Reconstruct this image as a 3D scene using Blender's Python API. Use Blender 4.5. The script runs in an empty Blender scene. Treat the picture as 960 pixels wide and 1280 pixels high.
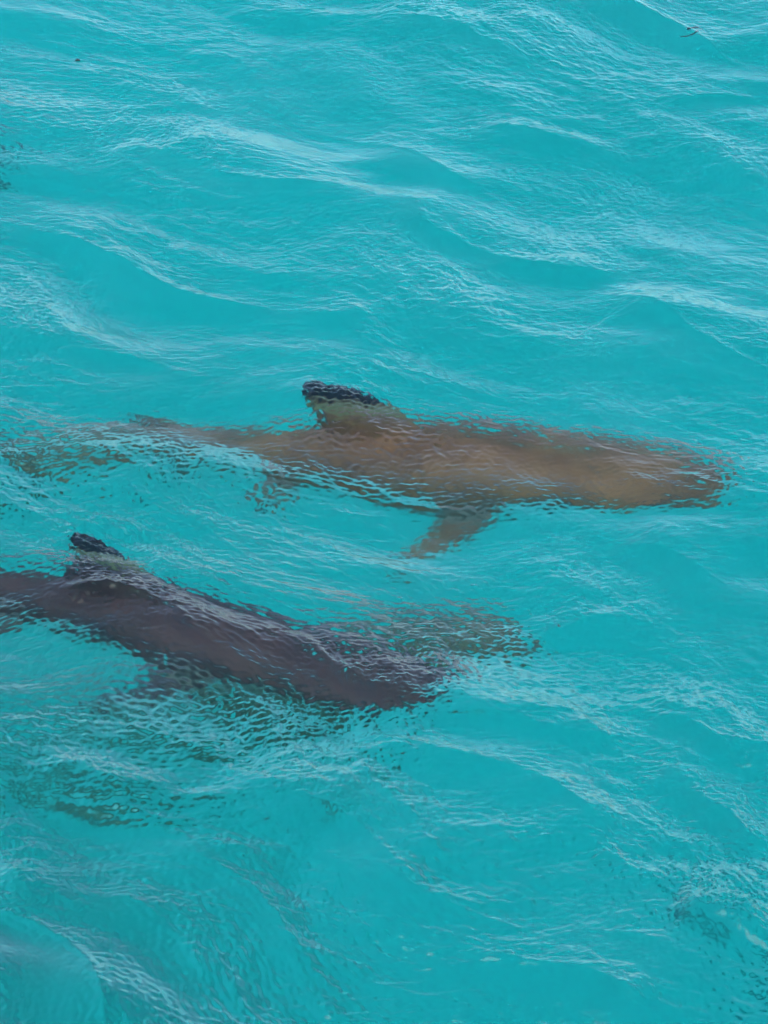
import bpy, bmesh, math, random
import numpy as np
from mathutils import Vector

R = math.radians
random.seed(7)
rng = np.random.default_rng(11)
scene = bpy.context.scene
col = scene.collection

# ------------------------------------------------------------------ camera, sky, sun, exposure
DEP = R(32.0)            # how far the lens looks down
DIST = 8.5               # metres from the lens to the water in the middle of the view
WIDTH = 1.24             # metres of water across the middle of the view
PW, PH = 960, 1280

cam_d = bpy.data.cameras.new('camera')
cam = bpy.data.objects.new('camera', cam_d)
col.objects.link(cam)
CAM = Vector((0, -DIST * math.cos(DEP), DIST * math.sin(DEP)))
cam.location = CAM
cam.rotation_euler = (math.pi / 2 - DEP, 0, 0)
cam_d.sensor_fit = 'HORIZONTAL'
cam_d.sensor_width = 24.0
cam_d.lens = 24.0 * DIST / WIDTH
cam_d.clip_start = 0.05
cam_d.clip_end = 2000
scene.camera = cam

SUN_EL, SUN_AZ = R(50), R(215)     # azimuth clockwise from +Y: behind the lens
world = bpy.data.worlds.new('World')
scene.world = world
world.use_nodes = True
wn = world.node_tree
bg = wn.nodes['Background']
sky = wn.nodes.new('ShaderNodeTexSky')
sky.sky_type = 'NISHITA'
sky.sun_disc = False
sky.sun_elevation = SUN_EL
sky.sun_rotation = SUN_AZ
sky.air_density = 0.9
sky.dust_density = 0.15
sky.ozone_density = 3.0
wn.links.new(sky.outputs[0], bg.inputs['Color'])
bg.inputs['Strength'].default_value = 0.15

sun_d = bpy.data.lights.new('sun', 'SUN')
sun_d.energy = 1.0
sun_d.angle = R(50)
sun_d.color = (1.0, 0.93, 0.82)
sun = bpy.data.objects.new('sun', sun_d)
col.objects.link(sun)
sdir = Vector((math.sin(SUN_AZ) * math.cos(SUN_EL), math.cos(SUN_AZ) * math.cos(SUN_EL), math.sin(SUN_EL)))
sun.rotation_euler = sdir.to_track_quat('Z', 'Y').to_euler()
sun.location = sdir * 50

vs = scene.view_settings
vs.view_transform = 'Standard'
vs.look = 'None'
vs.gamma = 1
vs.use_curve_mapping = False
vs.exposure = 1.28

cy = scene.cycles
cy.use_denoising = True
cy.max_bounces = 12
cy.transmission_bounces = 8
cy.diffuse_bounces = 3
cy.glossy_bounces = 3
cy.volume_bounces = 4
cy.caustics_refractive = True
cy.caustics_reflective = False
cy.sample_clamp_indirect = 6.0


# ------------------------------------------------------------------ where things of the photograph stand
def at(px, py, z=0.0):
    """The point at height z (water level is 0) seen at a pixel of the photograph, through flat water if z < 0."""
    u = (px - PW / 2) / PW * WIDTH / DIST
    v = -(py - PH / 2) / PW * WIDTH / DIST
    f = Vector((0, math.cos(DEP), -math.sin(DEP)))
    up = Vector((0, math.sin(DEP), math.cos(DEP)))
    d = (f + Vector((1, 0, 0)) * u + up * v).normalized()
    t = -CAM.z / d.z
    p = CAM + d * t
    if z >= 0:
        return CAM + d * ((z - CAM.z) / d.z)
    h = Vector((d.x, d.y, 0)) / 1.333
    d2 = Vector((h.x, h.y, -math.sqrt(1 - h.length_squared)))
    return p + d2 * (z / d2.z)


# ------------------------------------------------------------------ helpers
def link_mesh(name, verts, faces, mat=None, parent=None, smooth=True):
    me = bpy.data.meshes.new(name)
    me.from_pydata([tuple(v) for v in verts], [], faces)
    me.update()
    if smooth:
        me.polygons.foreach_set('use_smooth', [True] * len(me.polygons))
    o = bpy.data.objects.new(name, me)
    col.objects.link(o)
    if mat:
        me.materials.append(mat)
    if parent:
        o.parent = parent
        o.matrix_parent_inverse = parent.matrix_world.inverted()
    return o


def new_mat(name):
    m = bpy.data.materials.new(name)
    m.use_nodes = True
    nt = m.node_tree
    return m, nt, nt.nodes, nt.links


def grid_axis(lo, hi, step, far, growth=1.22):
    core = np.arange(lo, hi + step * .5, step)
    def tail(limit):
        out, s, x = [], step, 0.0
        while x < limit:
            s = min(s * growth, limit * .2)
            x += s
            out.append(x)
        return np.array(out)
    t = tail(far)
    return np.concatenate([core[0] - t[::-1], core, core[-1] + t])


def sstep(a, b, x):
    t = np.clip((x - a) / (b - a), 0, 1)
    return t * t * (3 - 2 * t)


# ------------------------------------------------------------------ the water surface
def waves(X, Y, n, lmin, lmax, mean, spread, rg, power=0.0):
    """Unit-slope random sea: n sine waves, lengths lmin..lmax, travelling round the angle mean."""
    H = np.zeros_like(X)
    for _ in range(n):
        lam = math.exp(rg.uniform(math.log(lmin), math.log(lmax)))
        th = mean + rg.normal() * spread
        k = 2 * math.pi / lam
        H += ((lam / lmax) ** power / k * np.sin(k * (math.cos(th) * X + math.sin(th) * Y) + rg.uniform(0, 6.283))).astype(np.float32)
    return H * math.sqrt(2.0 / n)


def poly_dist(X, Y, pts):
    """Signed distance (positive on the far side) and running share along a crest line."""
    best = np.full(X.shape, 1e9, np.float32)
    sd = np.zeros_like(X)
    along = np.zeros_like(X)
    P = [np.array((p.x, p.y)) for p in pts]
    # smooth the line
    Q = []
    for i in range(len(P) - 1):
        p0, p1, p2, p3 = P[max(i - 1, 0)], P[i], P[i + 1], P[min(i + 2, len(P) - 1)]
        for t in np.linspace(0, 1, 5, endpoint=False):
            Q.append(.5 * ((2 * p1) + (p2 - p0) * t + (2 * p0 - 5 * p1 + 4 * p2 - p3) * t * t + (3 * p1 - p0 - 3 * p2 + p3) * t ** 3))
    Q.append(P[-1])
    L = np.concatenate([[0], np.cumsum([np.linalg.norm(Q[i + 1] - Q[i]) for i in range(len(Q) - 1)])])
    for i in range(len(Q) - 1):
        a, b = Q[i], Q[i + 1]
        d = b - a
        l2 = float(d @ d) + 1e-12
        t0 = ((X - a[0]) * d[0] + (Y - a[1]) * d[1]) / l2
        t = np.clip(t0, 0, 1)
        dx, dy = X - (a[0] + t * d[0]), Y - (a[1] + t * d[1])
        dd = dx * dx + dy * dy
        s = (d[0] * (Y - a[1]) - d[1] * (X - a[0])) / math.sqrt(l2)
        m = dd < best
        best = np.where(m, dd, best)
        sd = np.where(m, np.sign(s) * np.sqrt(dd), sd)
        along = np.where(m, (L[i] + t * (L[i + 1] - L[i])) / L[-1], along)
    return sd, along, np.sqrt(best), L[-1]


# crest lines drawn over the water: pixels of the photograph, height (m), reach of the front face, reach of the back (m)
CRESTS = [
    ([(690, -30), (800, 5), (860, 25), (915, 62), (975, 90)], .017, .07, .16),
    ([(430, 25), (540, 40), (650, 75), (720, 110)], .007, .05, .12),
    ([(140, 190), (250, 203), (340, 232), (480, 248)], .008, .05, .09),
    ([(395, 150), (500, 185), (590, 235), (660, 275)], .010, .06, .14),
    ([(480, 245), (535, 268), (560, 305), (640, 330), (760, 340), (850, 322)], .009, .05, .09),
    ([(-20, 280), (100, 312), (200, 345), (285, 378), (350, 388)], .010, .05, .10),
    ([(560, 160), (640, 165), (695, 195)], .006, .04, .07),
    ([(620, 345), (700, 338), (775, 350)], .007, .05, .06),
    ([(740, 368), (810, 385), (865, 435), (960, 485), (1000, 500)], .015, .07, .12),
    ([(290, 385), (380, 398), (440, 432), (520, 445)], .008, .06, .08),
    ([(800, 135), (900, 125), (980, 140)], .008, .05, .09),
    ([(-120, 1100), (-30, 1140), (50, 1178), (105, 1232), (140, 1310), (160, 1380)], .016, .11, .09),
    ([(10, 1050), (40, 1110), (90, 1150)], .006, .04, .05),
    ([(190, 1050), (260, 1095), (350, 1160), (460, 1245)], .008, .06, .08),
    ([(230, 975), (330, 1030), (400, 1075)], .006, .05, .08),
    ([(640, 985), (700, 1030), (745, 1075)], .007, .05, .06),
    ([(860, 1005), (920, 1030), (985, 1075)], .009, .05, .08),
    ([(830, 1140), (900, 1165), (985, 1195)], .012, .05, .10),
    ([(600, 1155), (720, 1172), (860, 1205), (980, 1250)], .006, .05, .10),
    ([(-30, 755), (60, 757), (140, 768), (205, 792), (235, 830), (300, 860)], .012, .035, .10),
    ([(300, 790), (380, 838), (470, 868), (560, 868)], .008, .035, .07),
    ([(280, 590), (400, 600), (520, 615), (640, 640)], .006, .03, .07),
    ([(470, 520), (600, 548), (760, 560), (880, 580)], .004, .03, .07),
    ([(760, 880), (860, 900), (960, 890)], .006, .05, .07),
    ([(640, 800), (760, 770), (900, 800)], .005, .05, .08),
    ([(20, 1000), (120, 960), (220, 1010)], .005, .04, .06),
    ([(480, 1060), (560, 1110), (680, 1130)], .006, .05, .08),
    ([(120, 900), (220, 925), (330, 985), (420, 1010)], .006, .07, .10),
    ([(380, 960), (470, 985), (560, 1050), (600, 1110)], .006, .07, .12),
    ([(100, 1110), (170, 1150), (230, 1215), (300, 1290)], .006, .07, .10),
    ([(380, 1120), (470, 1150), (560, 1215), (620, 1290)], .006, .07, .12),
    ([(640, 1210), (740, 1225), (830, 1290)], .006, .07, .10),
    ([(780, 960), (850, 985), (900, 1040)], .008, .05, .10),
    ([(560, 900), (640, 905), (720, 950)], .007, .05, .10),
    ([(760, 690), (840, 700), (950, 760)], .008, .05, .12),
    ([(60, 430), (160, 440), (250, 490)], .007, .05, .09),
    ([(260, 985), (400, 1015), (540, 1085), (660, 1180)], .013, .07, .20),
    ([(480, 1165), (640, 1205), (780, 1250), (900, 1320)], .013, .07, .20),
    ([(400, 925), (500, 940), (620, 975), (700, 1020)], .010, .06, .17),
    ([(20, 985), (140, 1005), (250, 1060), (330, 1130)], .010, .06, .16),
    ([(740, 900), (850, 915), (980, 985)], .010, .06, .16),
    ([(-20, 560), (80, 555), (190, 580), (300, 640)], .006, .04, .07),
]

# the water is livelier over the swimming backs
LIVELY = [([(60, 560), (250, 575), (440, 575), (600, 600), (760, 610), (900, 605)], .10),
          ([(-40, 760), (130, 770), (300, 810), (450, 840), (600, 800)], .11),
          ([(-40, 930), (160, 900), (340, 900), (500, 950)], .10),
          ([(640, 1050), (780, 1090), (900, 1130), (980, 1150)], .08)]
FIN1 = (430, 492)
FIN2 = (116, 672)


def water_height(X, Y, coarse):
    X = X.astype(np.float32)
    Y = Y.astype(np.float32)
    rg = np.random.default_rng(5)
    # gentle warp so that the ripples are not straight
    wx = .26 * waves(X, Y, 7, .3, .9, .9, 1.2, rg)
    wy = .26 * waves(X, Y, 7, .3, .9, .9, 1.2, rg)
    Xw, Yw = X + wx, Y + wy
    H = .05 * waves(X, Y, 14, .45, 1.3, R(58), .45, rg)
    H += .098 * waves(Xw, Yw, 24, .14, .42, R(60), .40, rg)
    front = np.zeros_like(X)
    back = np.zeros_like(X)
    for pts, h, wf, wb in CRESTS:
        P = [at(*p) for p in pts]
        x0, x1 = min(p.x for p in P) - .4, max(p.x for p in P) + .4
        y0, y1 = min(p.y for p in P) - .4, max(p.y for p in P) + .4
        m = (X > x0) & (X < x1) & (Y > y0) & (Y < y1)
        if not m.any():
            continue
        sd, al, dd, L = poly_dist(Xw[m], Yw[m], P)
        taper = sstep(-.02, .35, al) * sstep(-.02, .35, 1 - al)
        end = np.where((al <= 0) | (al >= 1), 0, 1)
        f = np.where(sd < 0, np.exp(-(np.abs(sd) / wf) ** 1.25), np.exp(-(sd / wb) ** 1.5))
        rim = np.exp(-(np.abs(sd) / .008) ** 2) * .06
        H[m] += 1.5 * h * taper * end * (f + rim)
        front[m] = np.maximum(front[m], taper * end * np.where(sd < 0, np.exp(-((sd + wf * .55) / (wf * .6)) ** 2), 0) * min(1, h / .01))
        back[m] = np.maximum(back[m], taper * end * np.where(sd > 0, np.exp(-sd / wb), 0))
    # ripples, in patches: lively on the backs, calm on the faces that look at the lens
    patch = waves(X, Y, 9, .35, 1.0, .6, 1.5, rg)
    patch = .5 + .5 * np.tanh(1.2 * patch / (patch.std() + 1e-6))
    amp = (.56 + .72 * patch + .25 * back) * (.95 - .78 * front)
    ang = waves(X, Y, 6, .5, 1.2, .3, 1.5, rg)
    mix = .5 + .5 * np.tanh(1.5 * ang / (ang.std() + 1e-6))
    sea_a = waves(Xw, Yw, 80, .014, .042, R(60), .65, rg, .2)
    sea_b = waves(Xw, Yw, 60, .014, .040, R(8), .60, rg, .2)
    fine = waves(Xw, Yw, 110, .0082, .018, R(58), .8, rg)
    mid = waves(Xw, Yw, 60, .045, .13, R(52), .75, rg)
    rip = sea_a * (.35 + .65 * mix) + sea_b * (.9 - .65 * mix) * .8
    live = np.zeros_like(X)
    for pts, wd in LIVELY:
        P = [at(*p) for p in pts]
        m = (X > min(p.x for p in P) - .5) & (X < max(p.x for p in P) + .5) & (Y > min(p.y for p in P) - .5) & (Y < max(p.y for p in P) + .5)
        _, al, dd, _ = poly_dist(X[m], Y[m], P)
        live[m] = np.maximum(live[m], np.exp(-(dd / wd) ** 2))
    fl = np.zeros_like(X)
    for fp in (FIN1, FIN2):
        c = at(*fp)
        fl = np.maximum(fl, np.exp(-((X - c.x) ** 2 + ((Y - c.y) * .8) ** 2) / .06 ** 2))
    amp = np.maximum(amp, .95 * live) * (1 + .3 * live + 1.3 * fl)
    amp = amp * (1 + .5 * sstep(0, 1.2, -Y))
    H += amp * .062 * mid
    H += (1 - coarse) * amp * (.10 * rip + .175 * fine)
    # wakes thrown up by the two dorsal fins, and the lively water over the backs
    for (fp, hd, s) in ((FIN1, R(-10), 1.0), (FIN2, R(-24), 1.0)):
        c = at(*fp)
        dx, dy = X - c.x, Y - c.y
        r = np.sqrt((dx * 1.0) ** 2 + (dy * 1.25) ** 2)
        a = np.arctan2(dy, dx) - hd
        fade = np.exp(-(r / .14) ** 2)
        aim = np.exp(-((a / 1.1) ** 2))
        H += (1 - coarse) * s * fade * (.00055 * np.sin(2 * math.pi * r / .012) * 1.5 * aim * sstep(.01, .04, r))
        H += s * .006 * np.exp(-(r / .06) ** 2)
    return H


STEP = 0.0025
XW = at(PW, 0).x + .08
Y0, Y1 = at(0, PH).y - .08, at(0, 0).y + .10
gx = grid_axis(-XW, XW, STEP, 420)
gy = grid_axis(Y0, Y1, STEP * 1.12, 420)
X, Y = np.meshgrid(gx, gy)
sx = np.maximum(np.abs(X) - XW, 0)
sy = np.maximum(np.maximum(Y0 - Y, Y - Y1), 0)
off = np.sqrt(sx ** 2 + sy ** 2)
coarse = sstep(.0, .25, off).astype(np.float32)
Z = water_height(X, Y, coarse) * (1 - sstep(.8, 2.5, off))
Z = Z.astype(np.float64)
ny, nx = X.shape
top = np.stack([X, Y, Z], -1).reshape(-1, 3)
idx = np.arange(nx * ny).reshape(ny, nx)
quads = np.stack([idx[:-1, :-1], idx[:-1, 1:], idx[1:, 1:], idx[1:, :-1]], -1).reshape(-1, 4)
# the body of water is closed: four sides and a floor under the sea bed
FLOOR = -9.0
loop = np.concatenate([idx[0, :-1], idx[:-1, -1], idx[-1, :0:-1], idx[:0:-1, 0]])
low = top[loop].copy()
low[:, 2] = FLOOR
nv = len(top)
li = nv + np.arange(len(loop))
side = np.stack([loop, li, np.roll(li, -1), np.roll(loop, -1)], -1)
verts = np.concatenate([top, low])
me = bpy.data.meshes.new('water')
nq = len(quads) + len(side)
me.vertices.add(len(verts))
me.vertices.foreach_set('co', verts.ravel())
loops = np.concatenate([quads.ravel(), side.ravel(), li[::-1]])
me.loops.add(len(loops))
me.loops.foreach_set('vertex_index', loops.astype(np.int32))
me.polygons.add(nq + 1)
me.polygons.foreach_set('loop_start', np.concatenate([np.arange(nq) * 4, [nq * 4]]).astype(np.int32))
sm = np.zeros(nq + 1, bool)
sm[:len(quads)] = True
me.polygons.foreach_set('use_smooth', sm)
me.update(calc_edges=True)
at_ = me.attributes.new('coarse', 'FLOAT', 'POINT')
at_.data.foreach_set('value', np.concatenate([coarse.ravel(), np.zeros(len(low))]).astype(np.float32))
me.validate()
water = bpy.data.objects.new('water', me)
col.objects.link(water)
water['kind'] = 'structure'
water['label'] = 'rippled turquoise lagoon water over the sharks'

m, nt, N, L = new_mat('lagoon_water')
N.remove(N['Principled BSDF'])
out = N['Material Output']
gl = N.new('ShaderNodeBsdfGlass')
gl.inputs['IOR'].default_value = 1.333
gl.inputs['Roughness'].default_value = 0.23
L.new(gl.outputs[0], out.inputs['Surface'])
tc = N.new('ShaderNodeTexCoord')
mp = N.new('ShaderNodeMapping')
mp.inputs['Scale'].default_value = (22, 55, 30)
mp.inputs['Rotation'].default_value = (0, 0, R(20))
L.new(tc.outputs['Object'], mp.inputs['Vector'])
nz = N.new('ShaderNodeTexNoise')
nz.inputs['Scale'].default_value = 1.0
nz.inputs['Detail'].default_value = 3.0
L.new(mp.outputs[0], nz.inputs['Vector'])
atn = N.new('ShaderNodeAttribute')
atn.attribute_name = 'coarse'
bp = N.new('ShaderNodeBump')
bp.inputs['Distance'].default_value = .01
ml = N.new('ShaderNodeMath')
ml.operation = 'MULTIPLY'
ml.inputs[1].default_value = .35
L.new(atn.outputs['Fac'], ml.inputs[0])
L.new(ml.outputs[0], bp.inputs['Strength'])
L.new(nz.outputs['Fac'], bp.inputs['Height'])
L.new(bp.outputs[0], gl.inputs['Normal'])
va = N.new('ShaderNodeVolumeAbsorption')
ABS = (0.74, 0.034, 0.039)
dmax = max(ABS)
va.inputs['Color'].default_value = (1 - ABS[0] / dmax, 1 - ABS[1] / dmax, 1 - ABS[2] / dmax, 1)
va.inputs['Density'].default_value = dmax
vsc = N.new('ShaderNodeVolumeScatter')
vsc.inputs['Color'].default_value = (.12, .95, 1, 1)
vsc.inputs['Density'].default_value = .07
vsc.inputs['Anisotropy'].default_value = .3
vad = N.new('ShaderNodeAddShader')
L.new(va.outputs[0], vad.inputs[0])
L.new(vsc.outputs[0], vad.inputs[1])
L.new(vad.outputs[0], out.inputs['Volume'])
me.materials.append(m)

# ------------------------------------------------------------------ the sea bed
BED = -4.0
bx = grid_axis(-6, 6, .12, 400)
by = grid_axis(-5, 9, .12, 400)
BX, BY = np.meshgrid(bx, by)
rg = np.random.default_rng(3)
boff = np.sqrt(np.maximum(np.abs(BX) - 6, 0) ** 2 + np.maximum(np.maximum(-5 - BY, BY - 9), 0) ** 2)
DARKENING_PIT = at(20, 1240, BED - 1.2)  # hollow added in the bed to darken the water at the lower left
BZ = BED + np.clip(.45 * (BY - 3.6), -1.5, 1.2) - 2.0 * np.exp(-(((BX - DARKENING_PIT.x) / .34) ** 2 + ((BY - DARKENING_PIT.y) / .7) ** 2)) + (.10 * waves(BX, BY, 10, 1.5, 6, .4, 1.5, rg) + .02 * waves(BX, BY, 12, .3, .6, 1.2, .3, rg)) * (1 - sstep(1, 6, boff))  # slope also added: deeper toward the lens so the near water darkens
bi = np.arange(BX.size).reshape(BX.shape)
bq = np.stack([bi[:-1, :-1], bi[:-1, 1:], bi[1:, 1:], bi[1:, :-1]], -1).reshape(-1, 4)
m, nt, N, L = new_mat('white_sand')
b = N['Principled BSDF']
b.inputs['Roughness'].default_value = .95
b.inputs['Specular IOR Level'].default_value = .1
tc = N.new('ShaderNodeTexCoord')
nz = N.new('ShaderNodeTexNoise')
nz.inputs['Scale'].default_value = .9
nz.inputs['Detail'].default_value = 6
L.new(tc.outputs['Object'], nz.inputs['Vector'])
rp = N.new('ShaderNodeValToRGB')
rp.color_ramp.elements[0].position = .35
rp.color_ramp.elements[0].color = (.66, .64, .57, 1)
rp.color_ramp.elements[1].position = .65
rp.color_ramp.elements[1].color = (.78, .76, .69, 1)
L.new(nz.outputs['Fac'], rp.inputs[0])
L.new(rp.outputs[0], b.inputs['Base Color'])
bed = link_mesh('sea_bed', np.stack([BX, BY, BZ], -1).reshape(-1, 3), bq.tolist(), m)
bed['kind'] = 'structure'
bed['label'] = 'pale sand bed deep under the turquoise water'


# ------------------------------------------------------------------ sharks
ST = np.array([  # share of length, half width, up, down, rise of the axis
    (.000, .003, .002, .002, .000), (.012, .021, .009, .008, .000), (.035, .036, .018, .015, .000),
    (.075, .050, .029, .025, .000), (.13, .059, .040, .037, .000), (.20, .067, .053, .051, .000),
    (.28, .071, .064, .064, .000), (.36, .069, .069, .069, .000), (.44, .059, .061, .061, .000),
    (.52, .044, .047, .047, .000), (.60, .031, .033, .032, .000), (.68, .021, .025, .023, .000),
    (.75, .0165, .019, .018, .000), (.80, .0145, .018, .017, .001), (.84, .0105, .016, .014, .006),
    (.88, .0075, .013, .012, .026), (.92, .006, .010, .010, .056), (.96, .004, .007, .007, .090), (.992, .0015, .003, .003, .118)])


def body_mesh():
    ns, nr = 84, 32
    s = np.concatenate([np.linspace(0, .08, 14), np.linspace(.08, .992, ns - 13)[1:]])
    # cubic-like smooth interpolation
    def ip(c):
        x, y = ST[:, 0], ST[:, c]
        d = np.gradient(y, x)
        i = np.clip(np.searchsorted(x, s) - 1, 0, len(x) - 2)
        h = x[i + 1] - x[i]
        t = (s - x[i]) / h
        return (2*t**3-3*t**2+1)*y[i] + (t**3-2*t**2+t)*h*d[i] + (-2*t**3+3*t**2)*y[i+1] + (t**3-t**2)*h*d[i+1]
    w, u, dn, ax = ip(1), ip(2), ip(3), ip(4)
    w, u, dn = np.maximum(w, .001), np.maximum(u, .001), np.maximum(dn, .001)
    V, F = [], []
    for i in range(len(s)):
        for k in range(nr):
            a = 2 * math.pi * k / nr
            c, sn = math.cos(a), math.sin(a)
            e = .92
            yy = w[i] * math.copysign(abs(c) ** e, c)
            zz = (u[i] if sn > 0 else dn[i]) * math.copysign(abs(sn) ** e, sn)
            V.append((s[i], yy, zz + ax[i]))
    for i in range(len(s) - 1):
        for k in range(nr):
            a, b_ = i * nr + k, i * nr + (k + 1) % nr
            F.append((a, b_, b_ + nr, a + nr))
    F.append(tuple(range(nr))[::-1])
    F.append(tuple(range((len(s) - 1) * nr, len(s) * nr)))
    return V, F


def blade(lead, trail, thick, n=14, m=7):
    """A fin: leading and trailing edge as point lists from root to tip; thin rounded section between them."""
    def curve(P, t):
        P = np.array(P, float)
        x = t * (len(P) - 1)
        i = min(int(x), len(P) - 2)
        f = x - i
        p0, p1, p2, p3 = P[max(i - 1, 0)], P[i], P[i + 1], P[min(i + 2, len(P) - 1)]
        return .5 * ((2*p1) + (p2-p0)*f + (2*p0-5*p1+4*p2-p3)*f*f + (3*p1-p0-3*p2+p3)*f**3)
    L_ = [curve(lead, i / n) for i in range(n + 1)]
    T_ = [curve(trail, i / n) for i in range(n + 1)]
    # fin normal
    nrm = np.cross(np.array(trail[0], float) - np.array(lead[0], float), np.array(lead[-1], float) - np.array(lead[0], float))
    nrm /= np.linalg.norm(nrm)
    V, F = [], []
    cs = [0, .06, .2, .4, .65, .88, 1.0][:m]
    th = [0, .55, .95, 1.0, .7, .28, 0]
    ring = 2 * (m - 1)
    for i in range(n + 1):
        tt = thick * (1 - .8 * i / n)
        for j in range(m):
            V.append(L_[i] + (T_[i] - L_[i]) * cs[j] + nrm * tt * th[j])
        for j in range(m - 2, 0, -1):
            V.append(L_[i] + (T_[i] - L_[i]) * cs[j] - nrm * tt * th[j])
    for i in range(n):
        for k in range(ring):
            a, b_ = i * ring + k, i * ring + (k + 1) % ring
            F.append((a, b_, b_ + ring, a + ring))
    F.append(tuple(range(ring))[::-1])
    F.append(tuple(range(n * ring, (n + 1) * ring)))
    return V, F


def mirror(ps):
    return [(x, -y, z) for x, y, z in ps]


PEC_L = [(.245, .040, -.028), (.285, .095, -.058), (.325, .138, -.086), (.368, .167, -.108)]
PEC_T = [(.322, .038, -.034), (.332, .078, -.056), (.350, .116, -.080), (.375, .165, -.109)]
PEL_L = [(.495, .022, -.036), (.520, .050, -.052), (.548, .078, -.066)]
PEL_T = [(.560, .016, -.036), (.562, .046, -.052), (.556, .077, -.067)]
FINS = [
    ([(.300, 0, .045), (.340, 0, .080), (.378, 0, .116), (.408, 0, .146), (.430, 0, .163), (.452, 0, .168)], [(.470, 0, .045), (.463, 0, .070), (.461, 0, .098), (.464, 0, .126), (.468, 0, .148), (.462, 0, .164)], .0085),   # first dorsal
    ([(.640, 0, .028), (.668, 0, .058), (.697, 0, .080)], [(.705, 0, .018), (.700, 0, .046), (.705, 0, .078)], .0045),                                   # second dorsal
    ([(.650, 0, -.026), (.678, 0, -.056), (.705, 0, -.078)], [(.712, 0, -.016), (.706, 0, -.042), (.712, 0, -.077)], .0045),                              # anal
    (PEC_L, PEC_T, .0075), (mirror(PEC_L), mirror(PEC_T), .0075),
    (PEL_L, PEL_T, .005), (mirror(PEL_L), mirror(PEL_T), .005),
    ([(.815, 0, .008), (.870, 0, .052), (.930, 0, .098), (.995, 0, .132)], [(.862, 0, -.010), (.905, 0, .022), (.948, 0, .066), (1.0, 0, .122)], .0045),   # upper tail lobe
    ([(.815, 0, -.006), (.842, 0, -.040), (.870, 0, -.072), (.905, 0, -.100)], [(.872, 0, .010), (.879, 0, -.020), (.890, 0, -.055), (.911, 0, -.098)], .0045),  # lower tail lobe
]


def recalc(o):
    bm = bmesh.new()
    bm.from_mesh(o.data)
    bmesh.ops.recalc_face_normals(bm, faces=bm.faces)
    bm.to_mesh(o.data)
    bm.free()


def rest_shark():
    """Body and fins grown together into one closed mesh, snout at 0, tail at 1 along x."""
    base = link_mesh('rest', *body_mesh())
    recalc(base)
    cut = []
    for f in FINS:
        o = link_mesh('fin', *blade(*f))
        recalc(o)
        cut.append(o)
        md = base.modifiers.new('join', 'BOOLEAN')
        md.operation = 'UNION'
        md.solver = 'EXACT'
        md.object = o
    dg = bpy.context.evaluated_depsgraph_get()
    me_ = bpy.data.meshes.new_from_object(base.evaluated_get(dg))
    co = np.empty(len(me_.vertices) * 3)
    me_.vertices.foreach_get('co', co)
    faces = [tuple(p.vertices) for p in me_.polygons]
    for o in cut + [base]:
        bpy.data.objects.remove(o)
    return co.reshape(-1, 3), faces


def shark_paint(co):
    """black: fin tips; pale: the band under the tip and the white belly; from the animal's own pattern."""
    x, y, z = co[:, 0], np.abs(co[:, 1]), co[:, 2]
    n1 = .004 * np.sin(x * 190) + .003 * np.sin(x * 410 + 1)
    dors = ((x > .30) & (x < .50) & (z > .072)).astype(float)
    black = dors * sstep(.131, .139, z + n1)
    pale = dors * sstep(.100, .118, z) * (1 - sstep(.131, .139, z + n1)) * .75
    pec = (y > .078) & (x > .2) & (x < .40)
    black = np.maximum(black, pec * .7 * sstep(.150, .160, y))
    sec = (x > .62) & (x < .73)
    black = np.maximum(black, sec * .55 * sstep(.060, .066, z))
    black = np.maximum(black, sec * sstep(.058, .064, -z))
    low = (x > .80) & (z < -.03)
    black = np.maximum(black, low * sstep(.066, .074, -z))
    black = np.maximum(black, (x > .97) * 1.0)
    black = np.maximum(black, ((x > .48) & (x < .57) & (y > .06)) * sstep(.062, .070, y))
    belly = 1 - sstep(-.030, -.008, z - .012 * sstep(.35, .6, x) + n1 * .6)
    belly = belly * ((x < .80)) * (1 - ((x > .2) & (x < .40) & (y > .074))) * (1 - .8 * ((x > .48) & (x < .57) & (y > .035)))
    return black, pale, belly


def shark_skin(name, back, flank):
    m, nt, N, L = new_mat(name)
    b = N['Principled BSDF']
    b.inputs['Roughness'].default_value = .65
    tc = N.new('ShaderNodeTexCoord')
    n1 = N.new('ShaderNodeTexNoise')
    n1.inputs['Scale'].default_value = 8
    n1.inputs['Detail'].default_value = 7
    n1.inputs['Roughness'].default_value = .65
    L.new(tc.outputs['Object'], n1.inputs['Vector'])
    rp = N.new('ShaderNodeValToRGB')
    rp.color_ramp.elements[0].position = .33
    rp.color_ramp.elements[0].color = (*back, 1)
    rp.color_ramp.elements[1].position = .68
    rp.color_ramp.elements[1].color = (*flank, 1)
    L.new(n1.outputs['Fac'], rp.inputs[0])
    cur = rp.outputs[0]
    for a, c in (('belly', (.20, .17, .125, 1)), ('pale', (.22, .26, .12, 1)), ('black', (.006, .006, .010, 1))):
        at_ = N.new('ShaderNodeAttribute')
        at_.attribute_name = a
        mx = N.new('ShaderNodeMix')
        mx.data_type = 'RGBA'
        mx.inputs[7].default_value = c
        L.new(at_.outputs['Fac'], mx.inputs[0])
        L.new(cur, mx.inputs[6])
        cur = mx.outputs[2]
    L.new(cur, b.inputs['Base Color'])
    bp = N.new('ShaderNodeBump')
    bp.inputs['Strength'].default_value = .15
    bp.inputs['Distance'].default_value = .002
    n2 = N.new('ShaderNodeTexNoise')
    n2.inputs['Scale'].default_value = 180
    L.new(tc.outputs['Object'], n2.inputs['Vector'])
    L.new(n2.outputs['Fac'], bp.inputs['Height'])
    L.new(bp.outputs[0], b.inputs['Normal'])
    return m


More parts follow.
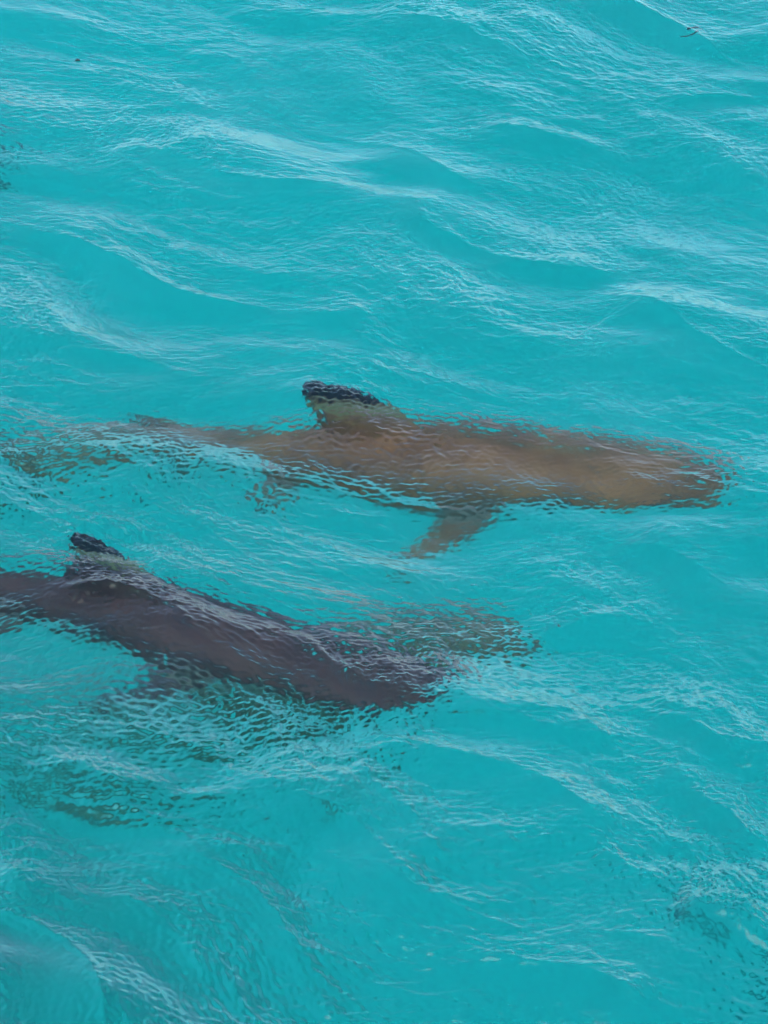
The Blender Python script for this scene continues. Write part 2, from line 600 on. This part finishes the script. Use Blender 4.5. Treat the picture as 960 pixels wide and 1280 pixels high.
def plain(name, c, rough):
    m, nt, N, L = new_mat(name)
    b = N['Principled BSDF']
    b.inputs['Roughness'].default_value = rough
    nz = N.new('ShaderNodeTexNoise')
    nz.inputs['Scale'].default_value = 300
    mx = N.new('ShaderNodeMix')
    mx.data_type = 'RGBA'
    mx.inputs[6].default_value = (*c, 1)
    mx.inputs[7].default_value = (c[0] * 1.6, c[1] * 1.6, c[2] * 1.6, 1)
    L.new(nz.outputs['Fac'], mx.inputs[0])
    L.new(mx.outputs[2], b.inputs['Base Color'])
    return m


REST, FACES = rest_shark()
PAINT = shark_paint(REST)
EYE = plain('shark_eye', (.015, .014, .010), .15)
GILL = plain('gill_slit_skin', (.035, .025, .018), .7)


def ball(cx, cy, cz, r, flat):
    V, F = [], []
    n, k = 8, 12
    for i in range(n + 1):
        a = math.pi * i / n
        for j in range(k):
            b_ = 2 * math.pi * j / k
            V.append((cx + r * math.sin(a) * math.cos(b_), cy + r * flat * math.cos(a), cz + r * math.sin(a) * math.sin(b_)))
    for i in range(n):
        for j in range(k):
            F.append((i * k + j, i * k + (j + 1) % k, (i + 1) * k + (j + 1) % k, (i + 1) * k + j))
    return V, F


def body_side(x, a):
    w, u, dn = (np.interp(x, ST[:, 0], ST[:, c]) for c in (1, 2, 3))
    return w * math.cos(a), (u if a > 0 else dn) * math.sin(a)


def gill(x, side):
    V, F = [], []
    n = 8
    for i in range(n + 1):
        t = i / n
        a = R(-38 + 56 * t)
        y, z = body_side(x, a)
        hw = .0036 * math.sin(math.pi * t) + .0002
        for dx, k in ((-hw, .985), (0, 1.015), (hw, 1.03)):
            V.append((x + dx - .006 * math.sin(math.pi * t), side * y * k, z * k))
    for i in range(n):
        for j in range(2):
            a = i * 3 + j
            F.append((a, a + 1, a + 4, a + 3))
    return V, F


def make_shark(label, axis, length, girth, roll, skin, fin=1.0):
    """axis: pixel x, pixel y, depth (m), from the snout back; the body is laid along that line."""
    pts = [np.array(at(*p)) for p in axis]
    C = []
    for i in range(len(pts) - 1):
        p0 = pts[i - 1] if i else 2 * pts[0] - pts[1]
        p1, p2 = pts[i], pts[i + 1]
        p3 = pts[i + 2] if i + 2 < len(pts) else 2 * p2 - p1
        for t in np.linspace(0, 1, 16, endpoint=False):
            C.append(.5 * ((2*p1) + (p2-p0)*t + (2*p0-5*p1+4*p2-p3)*t*t + (3*p1-p0-3*p2+p3)*t**3))
    C.append(pts[-1])
    C = np.array(C)
    seg = np.linalg.norm(np.diff(C, axis=0), axis=1)
    Lc = np.concatenate([[0], np.cumsum(seg)])
    print('axis length', label[:20], round(Lc[-1], 3), 'body', length)

    def bend(co):
        co = np.asarray(co, float)
        d = co[:, 0] * length
        p = np.stack([np.interp(d, Lc, C[:, k]) for k in range(3)], -1)
        q = np.stack([np.interp(d + .03, Lc, C[:, k]) - np.interp(d - .03, Lc, C[:, k]) for k in range(3)], -1)
        over = np.maximum(d - Lc[-1], 0)[:, None]
        t = q / np.linalg.norm(q, axis=1)[:, None]
        p = p + over * t
        side = np.cross(np.array([0, 0, 1.0]), t)
        side /= np.linalg.norm(side, axis=1)[:, None]
        up = np.cross(t, side)
        cr, sr = math.cos(roll), math.sin(roll)
        s2, u2 = side * cr + up * sr, up * cr - side * sr
        u = np.interp(co[:, 0], ST[:, 0], ST[:, 2])
        zz = np.where(co[:, 2] > u, u * girth + (co[:, 2] - u) * fin, co[:, 2] * girth)
        return p + (s2 * co[:, 1:2] * girth + u2 * zz[:, None]) * length

    root = bpy.data.objects.new('shark', None)
    col.objects.link(root)
    c0 = bend([(.36, 0, 0)])[0]
    root.location = c0
    root.empty_display_size = .1
    root['label'] = label
    root['category'] = 'shark'
    root['group'] = 'sharks cruising under the surface'

    def part(name, V, F, mat):
        o = link_mesh(name, bend(V) - c0, F, mat)
        o.parent = root
        return o
    o = part('body', REST, FACES, skin)
    for nm, vals in zip(('black', 'pale', 'belly'), PAINT):
        a = o.data.attributes.new(nm, 'FLOAT', 'POINT')
        a.data.foreach_set('value', np.asarray(vals, np.float32))
    for s in (1, -1):
        y, z = body_side(.078, R(14))
        part('eye', *ball(.078, s * y * .96, z + .002, .0085, .55), EYE)
        for k in range(5):
            part('gill_slit', *gill(.185 + .014 * k, s), GILL)
    return root


BROWN = shark_skin('brown_shark_skin', (.14, .047, .012), (.40, .148, .042))
DUSK = shark_skin('dark_shark_skin', (.034, .009, .006), (.105, .029, .016))

make_shark('warm brown shark with a solid black dorsal fin tip over a pale fin base',
           [(922, 600, -.24), (820, 594, -.25), (690, 582, -.255), (560, 572, -.255), (440, 562, -.258), (300, 552, -.31), (170, 549, -.37), (60, 556, -.43), (-60, 570, -.48), (-160, 585, -.51)],
           1.49, .94, R(0), BROWN)
make_shark('dark purplish shark with a small ripple-broken black dorsal tip, nearer than the warm brown one',
           [(578, 864, -.23), (490, 848, -.235), (380, 822, -.235), (260, 790, -.23), (130, 753, -.225), (0, 724, -.225), (-130, 712, -.24), (-260, 712, -.25), (-420, 722, -.26)],
           1.47, .78, R(0), DUSK, 1.0)
make_shark('faded grey-brown shark passing beneath the dark purplish one, its head showing past that snout',
           [(668, 778, -.54), (600, 790, -.58), (500, 814, -.68), (380, 845, -.82), (240, 882, -.98), (100, 905, -1.1), (-50, 935, -1.2), (-200, 965, -1.3), (-400, 1010, -1.35)],
           1.22, 1.03, R(0), BROWN)
make_shark('dim dark shark deep in the water at the lower right edge',
           [(1890, 1390, -1.6), (1730, 1340, -1.6), (1570, 1290, -1.57), (1430, 1250, -1.55), (1310, 1215, -1.53), (1190, 1180, -1.51), (1070, 1145, -1.5), (950, 1110, -1.5), (830, 1080, -1.5)],
           1.45, .95, R(0), DUSK)
make_shark('shark almost wholly beyond the left edge, only its dark snout showing in the upper left',
           [(22, 186, -.9), (-80, 190, -.9), (-200, 196, -.9), (-400, 205, -.9), (-600, 210, -.9), (-800, 215, -.9), (-1100, 220, -.9)],
           1.25, .75, R(0), DUSK)

# ------------------------------------------------------------------ small things adrift
WEED = plain('dead_weed', (.020, .018, .012), .5)


def afloat(px, py):
    """Where the water surface stands at a pixel of the photograph."""
    p = at(px, py)
    i = int(np.argmin(np.abs(gy - p.y)))
    j = int(np.argmin(np.abs(gx - p.x)))
    return Vector((p.x, p.y, float(Z[i, j])))


def strand(path, rad):
    V, F = [], []
    n = len(path)
    for i, p in enumerate(path):
        r = rad * (.35 + .65 * math.sin(math.pi * (i + .5) / n))
        for k in range(6):
            a = math.pi * k / 3
            V.append((p[0], p[1] + r * math.cos(a), p[2] + .6 * r * math.sin(a)))
    for i in range(n - 1):
        for k in range(6):
            F.append((i * 6 + k, i * 6 + (k + 1) % 6, i * 6 + 6 + (k + 1) % 6, i * 6 + 6 + k))
    F.append(tuple(range(6))[::-1])
    F.append(tuple(range((n - 1) * 6, n * 6)))
    return V, F


c = afloat(97, 71)
o = link_mesh('leaf_fragment', *strand([(-.0045, 0, 0), (-.002, .0012, .001), (.001, 0, .0014), (.005, -.0012, .0006)], .0028), WEED)
o.location = c
o['label'] = 'tiny dark fleck of leaf floating near the top left corner'
o['category'] = 'leaf'
c = afloat(866, 46)
o = link_mesh('weed_strand', *strand([(-.024, -.010, -.016), (-.012, -.014, -.012), (.002, -.008, -.012), (.010, .004, -.014), (.002, .016, -.016), (-.008, .020, -.018), (.006, .026, -.018), (.018, .020, -.02), (.026, .006, -.022)], .0030), WEED)
o.location = c
o['label'] = 'thin dark wisp of weed drifting near the top right corner'
o['category'] = 'weed'
